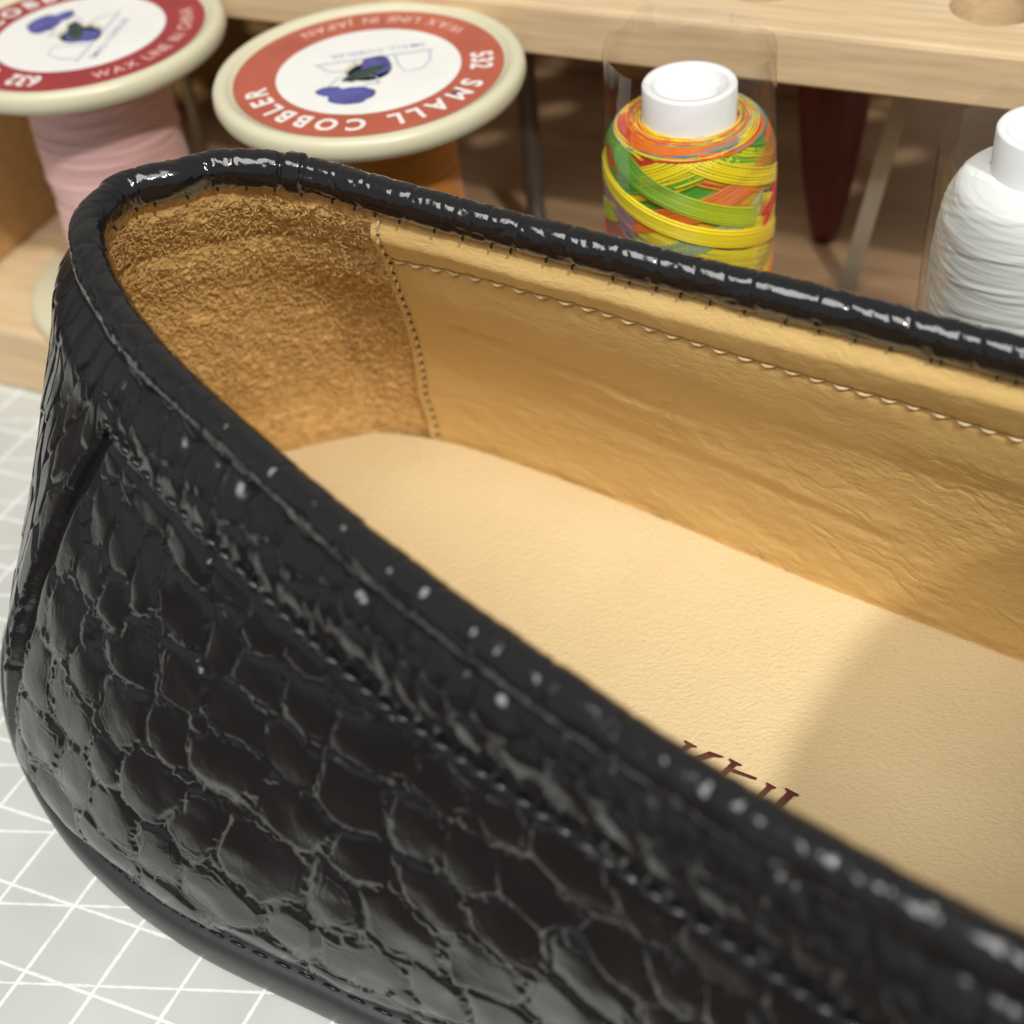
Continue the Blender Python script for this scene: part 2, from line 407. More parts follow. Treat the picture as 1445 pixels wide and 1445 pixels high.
# arc length up the wall
_tt = np.linspace(0, 1, 201); _q = outer(np.full_like(_tt, 5.5), _tt)
_bb = np.concatenate([[0], np.cumsum(np.linalg.norm(np.diff(_q, axis=0), axis=1))])
def hgt(t): return np.interp(t, _tt, _bb)
HB = _bb[-1]
def t_seam(k): return np.interp(np.abs(k), [3.78, 4.55, 5.25, 6.2, 6.85, 7.5, 9.0, 13], [0.872, 0.857, 0.842, 0.803, 0.798, 0.795, 0.805, 0.80])
def k_back(t): return np.interp(t, [0, 0.3, 0.48, 0.565, 0.655, 0.74, 0.80, 0.865, 1], [3.36, 3.42, 3.46, 3.50, 3.55, 3.61, 3.68, 3.77, 3.86])
def seeds_quarter():
    r = np.random.default_rng(3); S = []
    b = HB*0.83
    row = 0
    while b > -1.2:
        fr = np.clip(1-b/(HB*0.83), 0, 1)
        size = 0.66+0.36*fr**0.8
        a = -22.0+r.random()*size
        while a < 22:
            heel = np.clip((8.0-abs(a))/3.5, 0, 1)
            sz = size*(1-0.22*heel)
            w = sz*r.uniform(0.66, 1.28); hh = sz*r.uniform(0.82, 1.14)
            S.append((a+w*0.5, b+0.13*size*r.normal()+0.22*math.sin(a*0.55), w, hh)); a += w*1.04
            if r.random() < 0.13: S.append((a-w*0.02, b-size*0.48, w*0.38, hh*0.40))
        b -= size*0.97; row += 1
    return np.array(S)
def seeds_collar():
    r = np.random.default_rng(5); S = []
    for b in np.arange(HB*0.80, HB*1.05, 0.42):
        a = -22.0+r.random()
        while a < 22:
            w = r.uniform(0.30, 0.62); S.append((a+w/2, b+r.normal()*0.07, w, r.uniform(0.40, 0.55))); a += w*1.05
    return np.array(S)
def seeds_strip():
    r = np.random.default_rng(8); S = []; i = 0
    for b in np.arange(-0.3, HB*1.05, 0.62):
        a = -8.5+(i % 2)*0.22
        while a < 8.5:
            w = r.uniform(0.36, 0.52); S.append((a+r.normal()*0.05, b+r.normal()*0.12, w, r.uniform(0.9, 1.15))); a += w
        i += 1
    return np.array(S)
def scale_height(a, b, S, groove=0.26):
    wa = a+0.12*fbm(a*1.1, b*1.1, 2, 1)+0.05*fbm(a*4, b*4, 2, 2); wb = b+0.12*fbm(a*1.1, b*1.1, 2, 5)+0.05*fbm(a*4, b*4, 2, 6)
    F1, F2, ID, sd = voronoi(wa, wb, S)
    g = F2-F1
    h = sstep(0.02, groove, g)*(1-sstep(0.56, 0.80, F1))**0.6
    lift = ((ID*7919) % 101)/100.0
    ta = ((ID*104729) % 97)/97.0-0.5; tb = ((ID*1299709) % 89)/89.0-0.5
    tilt = ((a-sd[ID, 0])*ta+(b-sd[ID, 1])*tb)*h; tilt = np.where(np.abs(tilt) > 0.8, 0.0, tilt)
    return h, F1, lift, tilt, g
def upper_disp(K, T):
    A = arc(K); B = hgt(T)
    d1 = (T-t_seam(K))*HB                      # above the top line seam
    d2 = (k_back(T)-np.abs(K))*1.75            # inside the back strip
    sd = np.maximum(d1, d2)
    ov = sstep(-0.03, 0.03, sd)
    hq, f1, lf, tq, gq = scale_height(A, B, seeds_quarter(), 0.20)
    hc, f1c, lc, tc, gc = scale_height(A, B, seeds_collar(), 0.40)
    hs, f1s, ls, ts, gs = scale_height(A, B, seeds_strip(), 0.16)
    # fold lines: thin raised wrinkles gathered in the grooves between scales
    fold = 1-np.abs(fbm(A*4.5+0.5*fbm(A*2, B*2, 2, 77), B*4.5, 3, 21)); fold = np.clip(fold-0.80, 0, 1)*5
    near_g = 1-sstep(0.25, 0.75, hq)
    gm = sstep(-0.45, 0.35, fbm(A*0.9, B*0.9, 2, 83)+0.5*fbm(A*3, B*3, 2, 85)); hq = 1-(1-hq)*(0.22+0.78*gm)
    ridge = np.exp(-(gq/0.035)**2)*(0.4+0.6*sstep(-0.4, 0.4, fbm(A*2, B*2, 2, 81)))
    rip = np.sin(gq*46+3*fbm(A*1.5, B*1.5, 2, 87))*np.exp(-((gq-0.22)/0.16)**2)*sstep(-0.1, 0.5, fbm(A*1.3, B*1.3, 2, 89))
    q = 0.007*rip+0.034*hq+0.046*(1-np.clip(f1*1.15, 0, 1)**2)+0.016*(lf-0.5)*hq+0.10*tq+0.030*fold*near_g+0.009*ridge
    wrk = 1-np.abs(fbm(A*2.6+0.8*B, B*1.3, 4, 25)); wrk = np.clip(wrk-0.76, 0, 1)*4
    edge = sstep(0.05, 0.35, d1)
    c = (0.030*hc+0.030*(1-np.clip(f1c*1.2, 0, 1)**2)+0.010*(lc-0.5)*hc+0.08*tc*hc-0.020*wrk)*(0.25+0.75*edge)+0.03*fbm(A*1.6, B*1.0, 2, 35)
    s = (0.030*hs+0.010*(ls-0.5)+0.06*ts)*(0.15+0.85*sstep(0.25, 0.5, T))
    st = sstep(-0.1, 0.1, d2)
    ovh = c*(1-st)+s*st
    h = q*(1-ov)+(ovh+0.075*(1-(1-sstep(0.22, 0.5, T))*st*0.8))*ov
    small = fbm(A*5, B*5, 3, 31)
    dimple = vnoise(A*2.3, B*2.3, 91); h = h+0.016*dimple*hq*(1-ov)
    h = h+0.005*small*(0.4+1.2*near_g*(1-ov))
    h = h+0.035*fbm(A*0.55, B*0.55, 2, 41)
    # the lower panel dips along the strip's edge and the seam
    gap = np.exp(-((d2+0.11)/0.10)**2)*(d1 < 0.05)
    gg = gap*(1-ov); h = h*(1-0.9*gg)-0.10*gg*sstep(0.1, 0.45, T)
    h = h-0.035*np.exp(-((d1+0.05)/0.06)**2)*(d2 < -0.1)*(1-ov)
    # collar puffs between seam and binding
    h = h+0.075*np.exp(-((T-0.905)/0.042)**2)-0.02*np.exp(-((T-0.965)/0.012)**2)*(d2 < 3)
    return h, sd, d1, d2
def upper_patch(k0, k1, step_a, nt):
    a = np.arange(arc(k0), arc(k1)+step_a*0.5, step_a); k = karc(a)
    k[0] = k0; k[-1] = k1
    t = np.linspace(0, 1, nt)
    K, T = np.meshgrid(k, t, indexing='ij')
    P = outer(K, T); Nn = outer_n(K, T)
    h, sd, d1, d2 = upper_disp(K, T)
    h = h*sstep(0, 0.02, T)
    W = shoe_xyz(P+Nn*h[..., None])
    return K, T, W, sd
DET = 0.024
def build_upper():
    qs = []; cs = []
    for (k0, k1, da, nt) in ((-4.2, 9.4, DET, 330), (9.4, 13.0, 0.08, 90), (-13.0, -4.2, 0.08, 90)):
        K, T, W, sd = upper_patch(k0, k1, da, nt)
        m = sd[:-1, :-1] > -0.03
        qs.append((W, grid_faces(*K.shape, mask=~m))); cs.append((W, grid_faces(*K.shape, mask=m)))
    for nm, lst in (('quarter_panel', qs), ('collar_panel', cs)):
        V = []; F = []; n = 0
        for W, q in lst:
            v, f = compact(W, q); V.append(v); F.append(f+n); n += len(v)
        mesh_obj(nm, np.concatenate(V), [np.concatenate(F)], M['croc'], shoe)
build_upper()
# --- sole: outline swept through a rounded edge profile
def build_sole():
    k = np.linspace(0, NC, 700, endpoint=False)
    so = per_spline(SOLE, k); nr = plan_normal(k)
    prof = [(-0.30, 0.70), (-0.04, 0.69), (0.03, 0.64), (0.06, 0.52), (0.05, 0.28), (0.01, 0.10), (-0.05, 0.02), (-0.18, 0.0)]
    ring = [np.concatenate([so+nr*o, np.full((len(k), 1), z)+0.0], 1) for o, z in prof]
    V = shoe_xyz(np.stack(ring, 0)).reshape(-1, 3); n = len(k)
    F = [list(f) for f in grid_faces(len(prof), n, cv=True)]
    F.append(list(range(n))[::-1]); F.append([(len(prof)-1)*n+i for i in range(n)])
    o = mesh_obj('sole', V, F, M['sole'], shoe)
    w = MB()                                                        # welt groove thread at the feather line
    for kk in np.arange(2.0, 8.2, 0.13):
        pts = []
        for f in np.linspace(0, 0.09, 5):
            q = per_spline(SOLE, kk+f)+plan_normal(np.array(kk+f))*(-0.075)
            pts.append(shoe_xyz(np.array([q[0], q[1], 0.705+0.02*math.sin(f/0.09*math.pi)])))
        w.tube(pts, [0.010, 0.02, 0.022, 0.02, 0.010], 6)
    w.obj('welt_stitching', M['thread_black'], o)
build_sole()
# --- binding: creased tube along the rim
def build_binding():
    kd = np.linspace(0, NC, 6001); rp = per_spline(RIM, kd)
    s = np.concatenate([[0], np.cumsum(np.linalg.norm(np.diff(rp, axis=0), axis=1))]); L = s[-1]
    ns = int(L/0.02); sa = np.arange(ns)*L/ns; k = np.interp(sa, s, kd)
    P = per_spline(RIM, k); Tn = np.roll(P, -1, 0)-np.roll(P, 1, 0); Tn /= np.linalg.norm(Tn, axis=1, keepdims=True)
    up = np.array([0, 0, 1.0]); A = np.cross(up, Tn); A /= np.linalg.norm(A, axis=1, keepdims=True); B = np.cross(Tn, A)
    m = 44; an = np.arange(m)*2*math.pi/m
    S, AN = np.meshgrid(sa, an, indexing='ij')
    r = np.random.default_rng(4); seeds = []
    x = -1.0
    while x < L+1:
        w = r.uniform(0.30, 0.80)
        for y in np.arange(-1.0, 2.4, 0.62):
            seeds.append((x+w/2+r.normal()*0.05, y+r.normal()*0.12, w*r.uniform(0.9, 1.1), r.uniform(0.75, 1.1)))
        x += w*0.92
    Y = AN*0.19
    wa = S+0.05*fbm(S*3, np.cos(AN)*1.5+np.sin(AN)*1.1+7, 3, 2)
    F1, F2, ID, _ = voronoi(wa, Y, np.array(seeds))
    g = sstep(0, 0.13, F2-F1)
    cx = np.cos(AN)*0.19; cy = np.sin(AN)*0.19
    wr = 1-np.abs(fbm(S*5+cx*6, cy*9+cx*3+40, 4, 8)); wr = np.clip(wr-0.82, 0, 1)*5
    rad = 0.198+0.015*g+0.006*(((ID*7919) % 101)/100.0-0.5)-0.011*wr+0.005*fbm(S*7, cx*14+cy*9, 3, 9)+0.010*vnoise(S*0.9, 0*S, 5)
    kj = 22.18; sj = np.interp(kj, kd, s)
    rad += 0.022*sstep(sj-0.20, sj-0.17, S)*(1-sstep(sj+0.02, sj+0.05, S))-0.03*np.exp(-((S-sj-0.06)/0.025)**2)-0.02*np.exp(-((S-sj+0.22)/0.02)**2)
    V = P[:, None]+rad[..., None]*(A[:, None]*np.cos(AN)[..., None]*0.95+B[:, None]*np.sin(AN)[..., None]*1.05)
    o = mesh_obj('rim_binding', shoe_xyz(V), [grid_faces(ns, m, True, True)], M['binding'], shoe)
    # dark whip stitches where the binding meets the lining
    w = MB()
    side = 1.0
    for sx in np.arange(0.1, L, 0.34)+r.normal(size=len(np.arange(0.1, L, 0.34)))*0.07:
        kx = np.interp(sx, s, kd); c0 = per_spline(RIM, kx)
        if abs(c0[0]) > 13.2: continue
        i = int(sx/L*ns) % ns
        inn = A[i]
        # inward = towards the opening's middle
        if np.dot(inn[:2], np.array([min(max(c0[0], -9.5), -0.5), 8.6])-c0[:2]) < 0: inn = -inn
        p0 = c0+inn*0.13+np.array([0, 0, -0.15]); p1 = c0+inn*0.150+np.array([0, 0, -0.185]); p2 = c0+inn*0.145+np.array([0, 0, -0.215])
        q_ = r.uniform(0.35, 0.75); w.tube(shoe_xyz(np.array([p0, p1, p1*(1-q_)+p2*q_])), [0.018, 0.018, 0.006], 6)
    w.obj('binding_stitching', M['thread_black'], o)
build_binding()

# --- inside
def k_seam(t): return np.interp(t, [0, 0.15, 0.41, 0.65, 0.862, 1], [22.0, 22.0, 21.95, 21.64, 21.32, 21.16])
def t_stitch(k): return np.interp(k, [16, 17.75, 18.6, 19.65, 20.35, 21.15, 21.5], [0.83, 0.843, 0.856, 0.882, 0.886, 0.868, 0.862])
T0 = 0.04
def lining_side(mirror):
    """far side lining, or the same mirrored to the near side"""
    da = 0.022 if not mirror else 0.07
    t = np.linspace(T0, 0.985, 330 if not mirror else 110)
    a_edge = 0.0
    x = np.concatenate([np.arange(-0.16, 11.5, da)])                # cm forward of the stitch line
    K = np.zeros((len(x), len(t))); kk = np.linspace(13.2, 23, 4000)
    pp = outer(kk, np.full_like(kk, 0.6)); sa = np.concatenate([[0], np.cumsum(np.linalg.norm(np.diff(pp, axis=0), axis=1))])
    for j, tj in enumerate(t):
        se = np.interp(k_seam(tj), kk, sa); K[:, j] = np.interp(se-x, sa, kk)
    X, T = np.meshgrid(x, t, indexing='ij')
    Kd = NC-K if mirror else K
    B = hgt(T); D = hgt(t_stitch(K))-B                              # distance below the stitch line (cm)
    up = np.clip(-D/0.95, 0, 1)                                      # 0 at stitch .. 1 at rim
    h = 0.030*np.sin(np.pi*np.clip(up, 0, 1))**0.8*(D < 0)
    h += 0.040*np.sin(np.pi*np.clip(D/1.3, 0, 1))**0.8*(D > 0)*sstep(-0.05, 1.2, X+0.3)
    h -= 0.030*np.exp(-(D/0.05)**2)*(X > 0)
    # one long fold and shallow creases running forward
    fold = hgt(0.66)+0.20*fbm(X*0.5, 0*X, 3, 12)-0.13*(X-1)-B
    h += -0.028*np.exp(-(fold/0.09)**2)*sstep(0.15, 0.8, X)*(1-sstep(3.0, 4.6, X))+0.03*np.exp(-((fold-0.18)/0.14)**2)*sstep(0.2, 1.0, X)*(1-sstep(3.2, 4.8, X))
    fold2 = hgt(0.52)+0.25*fbm(X*0.45, 0*X+3, 3, 14)-0.16*(X-2)-B
    h += -0.024*np.exp(-(fold2/0.13)**2)*sstep(1.4, 2.6, X)*(1-sstep(5.6, 7.0, X))+0.022*np.exp(-((fold2+0.28)/0.20)**2)*sstep(1.6, 3, X)*(1-sstep(5.6, 7, X))
    cr = 1-np.abs(fbm(X*1.5+0.5*B, B*2.9+0.7*X+0.9*fbm(X*1.3, B*1.3, 3, 3), 4, 17)); cr = np.clip(cr-0.84, 0, 1)/0.16*sstep(-0.1, 0.35, fbm(X*0.8, B*0.9, 2, 33))
    area = sstep(0.3, 1.5, D+0.35*fbm(X*0.7, B*0.7, 2, 19))*sstep(0.1, 0.7, X)
    h -= 0.012*cr*area
    h += 0.010*fbm(X*4, B*6, 3, 23)*area+0.020*fbm(X*1.2, B*1.6, 3, 27)
    pk = 1-np.abs(fbm(X*5+fbm(X*3, B*3, 2, 5), B*9+2*X, 3, 29)); h -= 0.006*np.clip(pk-0.8, 0, 1)*5*(0.35+0.65*area)*sstep(-0.2, 0.3, fbm(X*1.3, B*1.3, 2, 37))
    # little puckers where the stitches pull
    h -= 0.012*np.exp(-(D/0.16)**2)*(0.5+0.5*np.cos(X/0.30*2*math.pi))*(X > 0)
    h -= 0.012*np.exp(-(X/0.05)**2)
    lift = 0.035*np.ones_like(X)*(1-sstep(0.1, 0.9, X)*0.3)
    d = (0.26+lift+h)*(1-sstep(0.93, 0.985, T))+0.13*sstep(0.93, 0.985, T)
    d[0, :] = 0.17; d[1, :] = np.maximum(d[1, :]-0.035, 0.2)
    W = shoe_xyz(inner(Kd, T, 0)-outer_n(Kd, T)*d[..., None])
    o = mesh_obj('side_lining', W, [grid_faces(len(x), len(t), flip=not mirror)], M['lining'], shoe)
    def surf(xc, tc, lift=0.0):
        j = np.clip(np.interp(tc, t, np.arange(len(t))), 0, len(t)-1); i = np.clip((xc-x[0])/da, 0, len(x)-1)
        i0 = int(i); j0 = int(j); i1 = min(i0+1, len(x)-1); j1 = min(j0+1, len(t)-1); fi = i-i0; fj = j-j0
        p = (W[i0, j0]*(1-fi)+W[i1, j0]*fi)*(1-fj)+(W[i0, j1]*(1-fi)+W[i1, j1]*fi)*fj
        kq = np.array(Kd[i0, j0]); nn = shoe_xyz(-outer_n(kq, np.array(tc)))
        return p+nn*lift
    r = np.random.default_rng(9)
    top = MB()
    xx = 0.02
    while xx < 10.2:
        l = r.uniform(0.20, 0.25); pts = []
        for f in np.linspace(0, 1, 6):
            xq = xx+l*f; kq = np.interp(xq, x, K[:, int(0.85*len(t))])
            tq = t_stitch(kq)+0.0012*(f-0.5)
            pts.append(surf(xq, tq, 0.030*math.sin(math.pi*f)+0.010))
        top.tube(pts, np.array([0.009, 0.016, 0.020, 0.020, 0.016, 0.009])*r.uniform(0.85, 1.1), 7); xx += 0.30+0.02*r.normal()
    top.obj('lining_stitching', M['thread_light'], o)
    ver = MB(); hol = MB()
    b = 0.75
    while b < HB-0.25:
        pts = []
        for f in np.linspace(0, 1, 6):
            tq = np.interp(b+0.15*f, _bb, _tt)
            pts.append(surf(0.0+0.06*(f-0.5), tq, 0.020*math.sin(math.pi*f)+0.008))
        ver.tube(pts, [0.008, 0.014, 0.018, 0.018, 0.014, 0.008], 7)
        tq = np.interp(b+0.175, _bb, _tt); hol.tube([surf(-0.02, tq, 0.012), surf(0.0, tq, 0.014), surf(0.035, tq, 0.008)], [0.008, 0.015, 0.006], 6)
        b += 0.205
    ver.obj('seam_stitching', M['thread_light'], o); hol.obj('needle_hole', M['hole_shade'], o)  # holes are solid dark bits, coloured as the shade inside them
lining_side(False); lining_side(True)
def heel_lining():
    k = karc_range = np.concatenate([np.arange(-5.2, -4.85, 0.02)])
    kd = np.linspace(-5.15, 5.15, 3000); pp = outer(kd, np.full_like(kd, 0.6)); sa = np.concatenate([[0], np.cumsum(np.linalg.norm(np.diff(pp, axis=0), axis=1))])
    step = 0.017
    a = np.arange(0, sa[-1], step); k = np.interp(a, sa, kd)
    t = np.linspace(T0, 0.985, 420)
    K, T = np.meshgrid(k, t, indexing='ij'); A = np.broadcast_to(a[:, None], K.shape); B = hgt(T)
    # curly fibres: ridges of a folded, warped noise; longer and flatter low down
    low = 1-sstep(0.35, 2.6, B)
    wx = A+0.10*fbm(A*3, B*3, 3, 51); wy = B+0.10*fbm(A*3, B*3, 3, 53)
    n1 = 1-np.abs(vnoise(wx*5.5+0.8*vnoise(wx*6, wy*6, 3), wy*8+0.8*vnoise(wx*6, wy*6, 6), 55))
    n2 = 1-np.abs(vnoise(wx*9+0.8*vnoise(wx*10, wy*10, 4), wy*12.5, 57))
    n3 = 1-np.abs(vnoise(wx*24, wy*26, 59))
    h = 0.016*np.clip(n1-0.7, 0, 1)/0.3+0.034*(np.clip(n2-0.66, 0, 1)/0.34)**1.5+0.022*(np.clip(n3-0.55, 0, 1)/0.45)**1.5
    h = h*(1-0.72*low)*(0.75+0.5*(fbm(A*1.2, B*1.2, 2, 61)*0.5+0.5))
    h -= 0.05*np.exp(-((B-hgt(0.853)-0.03*fbm(A*1.5, 0*A, 2, 63))/0.06)**2)      # stitched crease under the rim
    h += 0.05*np.exp(-((B-hgt(0.79))/0.30)**2)
    h += 0.03*fbm(A*0.7, B*0.7, 2, 65)
    hm = 1-sstep(2.4, 4.0, np.abs(K)); h += 0.66*hm*(1-sstep(0.08, 0.42, T))
    rimf = sstep(0.93, 0.985, T)
    W = shoe_xyz(outer(K, T)-outer_n(K, T)*((0.20+h)*(1-rimf)+(0.125+0.4*h)*rimf)[..., None])
    lim = k_seam(t)[None, :]-NC-0.06
    keep = (K > lim) & (K < -lim)
    v_, f_ = compact(W, grid_faces(len(k), len(t), mask=keep[:-1, :-1] & keep[1:, 1:], flip=True))
    o = mesh_obj('heel_lining', v_, [f_], M['suede'], shoe)
    # loose curled fibres of the nap
    r = np.random.default_rng(13); w = MB(); Vs = []; Fs = []; n = 0
    cnt = 0
    while cnt < 7500:
        i = r.integers(4, len(k)-5); j = r.integers(10, len(t)-12)
        if K[i, j] > 2.5 or not keep[i, j]: continue
        lw = 1-sstep(0.5, 3.2, B[i, j])
        if r.random() < 0.70*lw: continue
        p = W[i, j]; nn = shoe_xyz(-outer_n(np.array(K[i, j]), np.array(T[i, j])))
        ta = W[i+2, j]-W[i-2, j]; ta /= np.linalg.norm(ta)+1e-9; tb = np.cross(nn, ta)
        ang = r.normal(0, 0.9)+(0 if r.random() < 0.5 else math.pi); ln = r.uniform(0.05, 0.16); cu = r.normal(0, 2.6)
        pts = []; c = p-nn*0.004; hd = ang
        for q in range(5):
            pts.append(c+nn*(0.006+0.026*math.sin(math.pi*(q+0.4)/5.0))); hd += cu*0.25
            c = c+(ta*math.cos(hd)+tb*math.sin(hd))*ln/4
        P = np.array(pts); w0 = r.uniform(0.007, 0.014)
        Tn = np.gradient(P, axis=0); Tn /= np.linalg.norm(Tn, axis=1, keepdims=True); S = np.cross(Tn, nn); S /= np.linalg.norm(S, axis=1, keepdims=True)
        wd = (w0*np.array([0.5, 1, 1, 0.9, 0.3]))[:, None]
        ring = np.stack([P+S*wd, P+nn*wd*0.9, P-S*wd], 1).reshape(-1, 3)
        Vs.append(ring); Fs.append(grid_faces(5, 3)+n); n += 15; cnt += 1
    f = mesh_obj('suede_nap', np.concatenate(Vs), [np.concatenate(Fs)], M['suede'], o); tag(f, kind='stuff')
heel_lining()
def build_insole():
    k = np.linspace(0, NC, 500, endpoint=False); zt = 1.45
    tg = np.linspace(0, 1, 120); K, T = np.meshgrid(k, tg, indexing='ij'); kc = (K+NC/2) % NC-NC/2; hm = 1-sstep(2.4, 4.0, np.abs(kc)); Ph = outer(K, T)-outer_n(K, T)*(0.27+0.66*hm*(1-sstep(0.08, 0.42, T)))[..., None]
    E = np.zeros((len(k), 2))
    for i in range(len(k)):
        zi = zt; Pq = Ph[i] 
        E[i] = [np.interp(zi, Pq[:, 2], Pq[:, 0]), np.interp(zi, Pq[:, 2], Pq[:, 1])]
    S = np.stack([np.clip(E[:, 0], -11.6, 9.0), np.full(len(k), 8.6)], 1)
    r = np.concatenate([np.linspace(0, 0.96, 34), np.linspace(0.966, 1.0, 9)])
    P2 = S[None]+(E-S)[None]*r[:, None, None]
    z = zt+0.03*(r**7)[:, None]-0.10*sstep(0.972, 1.0, r)[:, None]+0.02*fbm(P2[..., 0]*0.5, P2[..., 1]*0.5, 2, 71)-0.02
    V = shoe_xyz(np.concatenate([P2, z[..., None]], -1))
    o = mesh_obj('insole', V, [grid_faces(len(r), len(k), cv=True, flip=False)], M['insole'], shoe)
    # stamped maroon lettering, tops showing over the near rim: strokes in the (u,v) plane of the insole
    st = MB()
    def stroke(pts):
        z0 = zt+0.004-0.0; q = []
        a = np.array(pts, float); a = np.concatenate([a, np.full((len(a), 1), z0)], 1); b = a.copy(); b[:, 2] += 0.006
        m = len(pts); st.add(shoe_xyz(np.concatenate([a, b])), [list(range(m))[::-1], list(range(m, 2*m))]+[[i, (i+1) % m, m+(i+1) % m, m+i] for i in range(m)])
    def stem(u, top, w=0.07, serif=0.05, lean=0.06, ln=0.42):
        stroke([(u-w/2-serif, top), (u+w/2+serif, top-0.004), (u+w/2+serif*0.9, top-0.022), (u+w/2, top-0.045), (u+w/2-lean, top-ln), (u-w/2-lean, top-ln), (u-w/2, top-0.045), (u-w/2-serif*0.9, top-0.022)])
    stem(-5.64, 9.185, 0.07, 0.05, 0.1)
    stroke([(-5.40, 9.20), (-5.22, 9.225), (-5.24, 9.20), (-5.32, 9.16), (-5.55, 8.85), (-5.62, 8.85)])
    stem(-5.075, 9.24); stroke([(-5.04, 9.135), (-4.76, 9.168), (-4.76, 9.138), (-5.05, 9.085)])
    stem(-4.58, 9.175, 0.065, 0.03); stem(-4.345, 9.225, 0.085, 0.045)
    st.obj('stamped_lettering', M['stamp'], o, smooth=False)
build_insole()
# --- black stitching along the top line seam and the back strip edge (outside, near side)
def outside_stitches():
    w = MB(); r = np.random.default_rng(6)
    a = arc(3.80)
    ks = np.arange(0, 0)
    pos = []
    while a < arc(9.3):
        l = r.uniform(0.17, 0.22); ka = karc(np.linspace(a, a+l, 6)); tq = t_seam(ka)+0.055/HB
        h = 0.098+0.034*np.sin(np.pi*np.linspace(0, 1, 6))
        P = outer(ka, tq)+outer_n(ka, tq)*h[:, None]; w.tube(shoe_xyz(P), [0.018, 0.034, 0.042, 0.042, 0.034, 0.018], 8); a += 0.245
    t = 0.40
    while t < 0.87:
        tq = np.linspace(t, t+0.02, 6); kq = k_back(tq)-0.035
        h = 0.06+0.025*np.sin(np.pi*np.linspace(0, 1, 6))
        P = outer(kq, tq)+outer_n(kq, tq)*h[:, None]; w.tube(shoe_xyz(P), [0.012, 0.022, 0.026, 0.026, 0.022, 0.012], 8); t += 0.03
    w.obj('outer_stitching', M['thread_black'], shoe)
outside_stitches()
# --- vamp's tongue, out of view, shaped high and wide to shade the insole
def build_tongue():
    n, m = 40, 36; u = np.linspace(0, 1, n); s = np.linspace(-1, 1, m)
    U, Sx = np.meshgrid(u, s, indexing='ij')
    L = 3.5; uu = 3.2-L*U; hw = 2.85-0.10*U**2
    v = 8.65+hw*Sx*(1-0.06*U); z = 6.62+1.60*U-0.55*np.abs(Sx)**2.6*(0.9+0.1*U)
    uu = uu+0.25*np.abs(Sx)**4*U
    top = np.stack([uu, v, z], -1); bot = top-np.array([0.0, 0, 0.24])
    A, F1, _, _, _ = scale_height(uu+20, v+3, np.array([(a+np.random.default_rng(int(a*10)).normal()*0.05, b, 0.6, 0.6) for a in np.arange(18, 26, 0.62) for b in np.arange(6, 16, 0.62)]))
    top[..., 2] += 0.05*A
    V = np.concatenate([top.reshape(-1, 3), bot.reshape(-1, 3)])
    q = grid_faces(n, m); F = [list(f) for f in q]+[list(f[::-1]+n*m) for f in q]
    per = [i*m for i in range(n)]+[(n-1)*m+j for j in range(1, m)]+[i*m+m-1 for i in range(n-2, -1, -1)]+[j for j in range(m-2, 0, -1)]
    F += [[per[i], per[(i+1) % len(per)], per[(i+1) % len(per)]+n*m, per[i]+n*m] for i in range(len(per))]
    mesh_obj('tongue', shoe_xyz(V), F, M['croc'], shoe)
build_tongue()

# ================================================================ cutting mat, table, room
mat = thing('cutting_mat', (0, 0, 0), 'pale grey green cutting mat with white grid lines under the black loafer', 'cutting mat', math.radians(-26.0))
MB().box((-26, 4.1, -0.3), (20, 34, 0.0), 0.03).obj('mat_sheet', M['mat'], mat, smooth=False, local=True)
t = MB().box((-90, -60, -4.3), (90, 90, -0.304)).obj('table_top', M['table'], None, smooth=False); tag(t, kind='structure')
w = MB().box((-120, 75, -5), (120, 78, 120)).obj('wall', M['wall'], None, smooth=False); tag(w, kind='structure')

# ================================================================ the rack (local axes: x along it, y away from the camera)
RA = math.radians(-28.0)
RM = np.array([math.cos(RA), math.sin(RA)]); RN = np.array([-math.sin(RA), math.cos(RA)])
def rack_xy(m, n): return RM*m+RN*n
rack = thing('wooden_rack', (0, 0, 0), 'pale pine thread rack with a drilled upper shelf standing behind the loafer', 'rack', RA)
BT = 1.3
MB().box((-20.5, 14.7, 0.0), (8, 19.0, BT), 0.10).obj('base_board', M['pine'], rack, smooth=False, local=True)
MB().box((-20.5, 19.003, 0.02), (8, 27.0, BT-0.02), 0.02).obj('base_board_shaded', M['shaded_wood'], rack, smooth=False, local=True)  # base board continued; its darker colour stands for the shelf's shadow
MB().box((-19.4, 15.2, BT+0.003), (-18.55, 26.9, 6.9), 0.08).obj('end_panel', M['endwood'], rack, smooth=False, local=True)
MB().box((-18.5, 26.0, BT+0.003), (-4.6, 26.9, 5.38), 0.05).obj('rear_panel', M['shaded_wood'], rack, smooth=False, local=True)
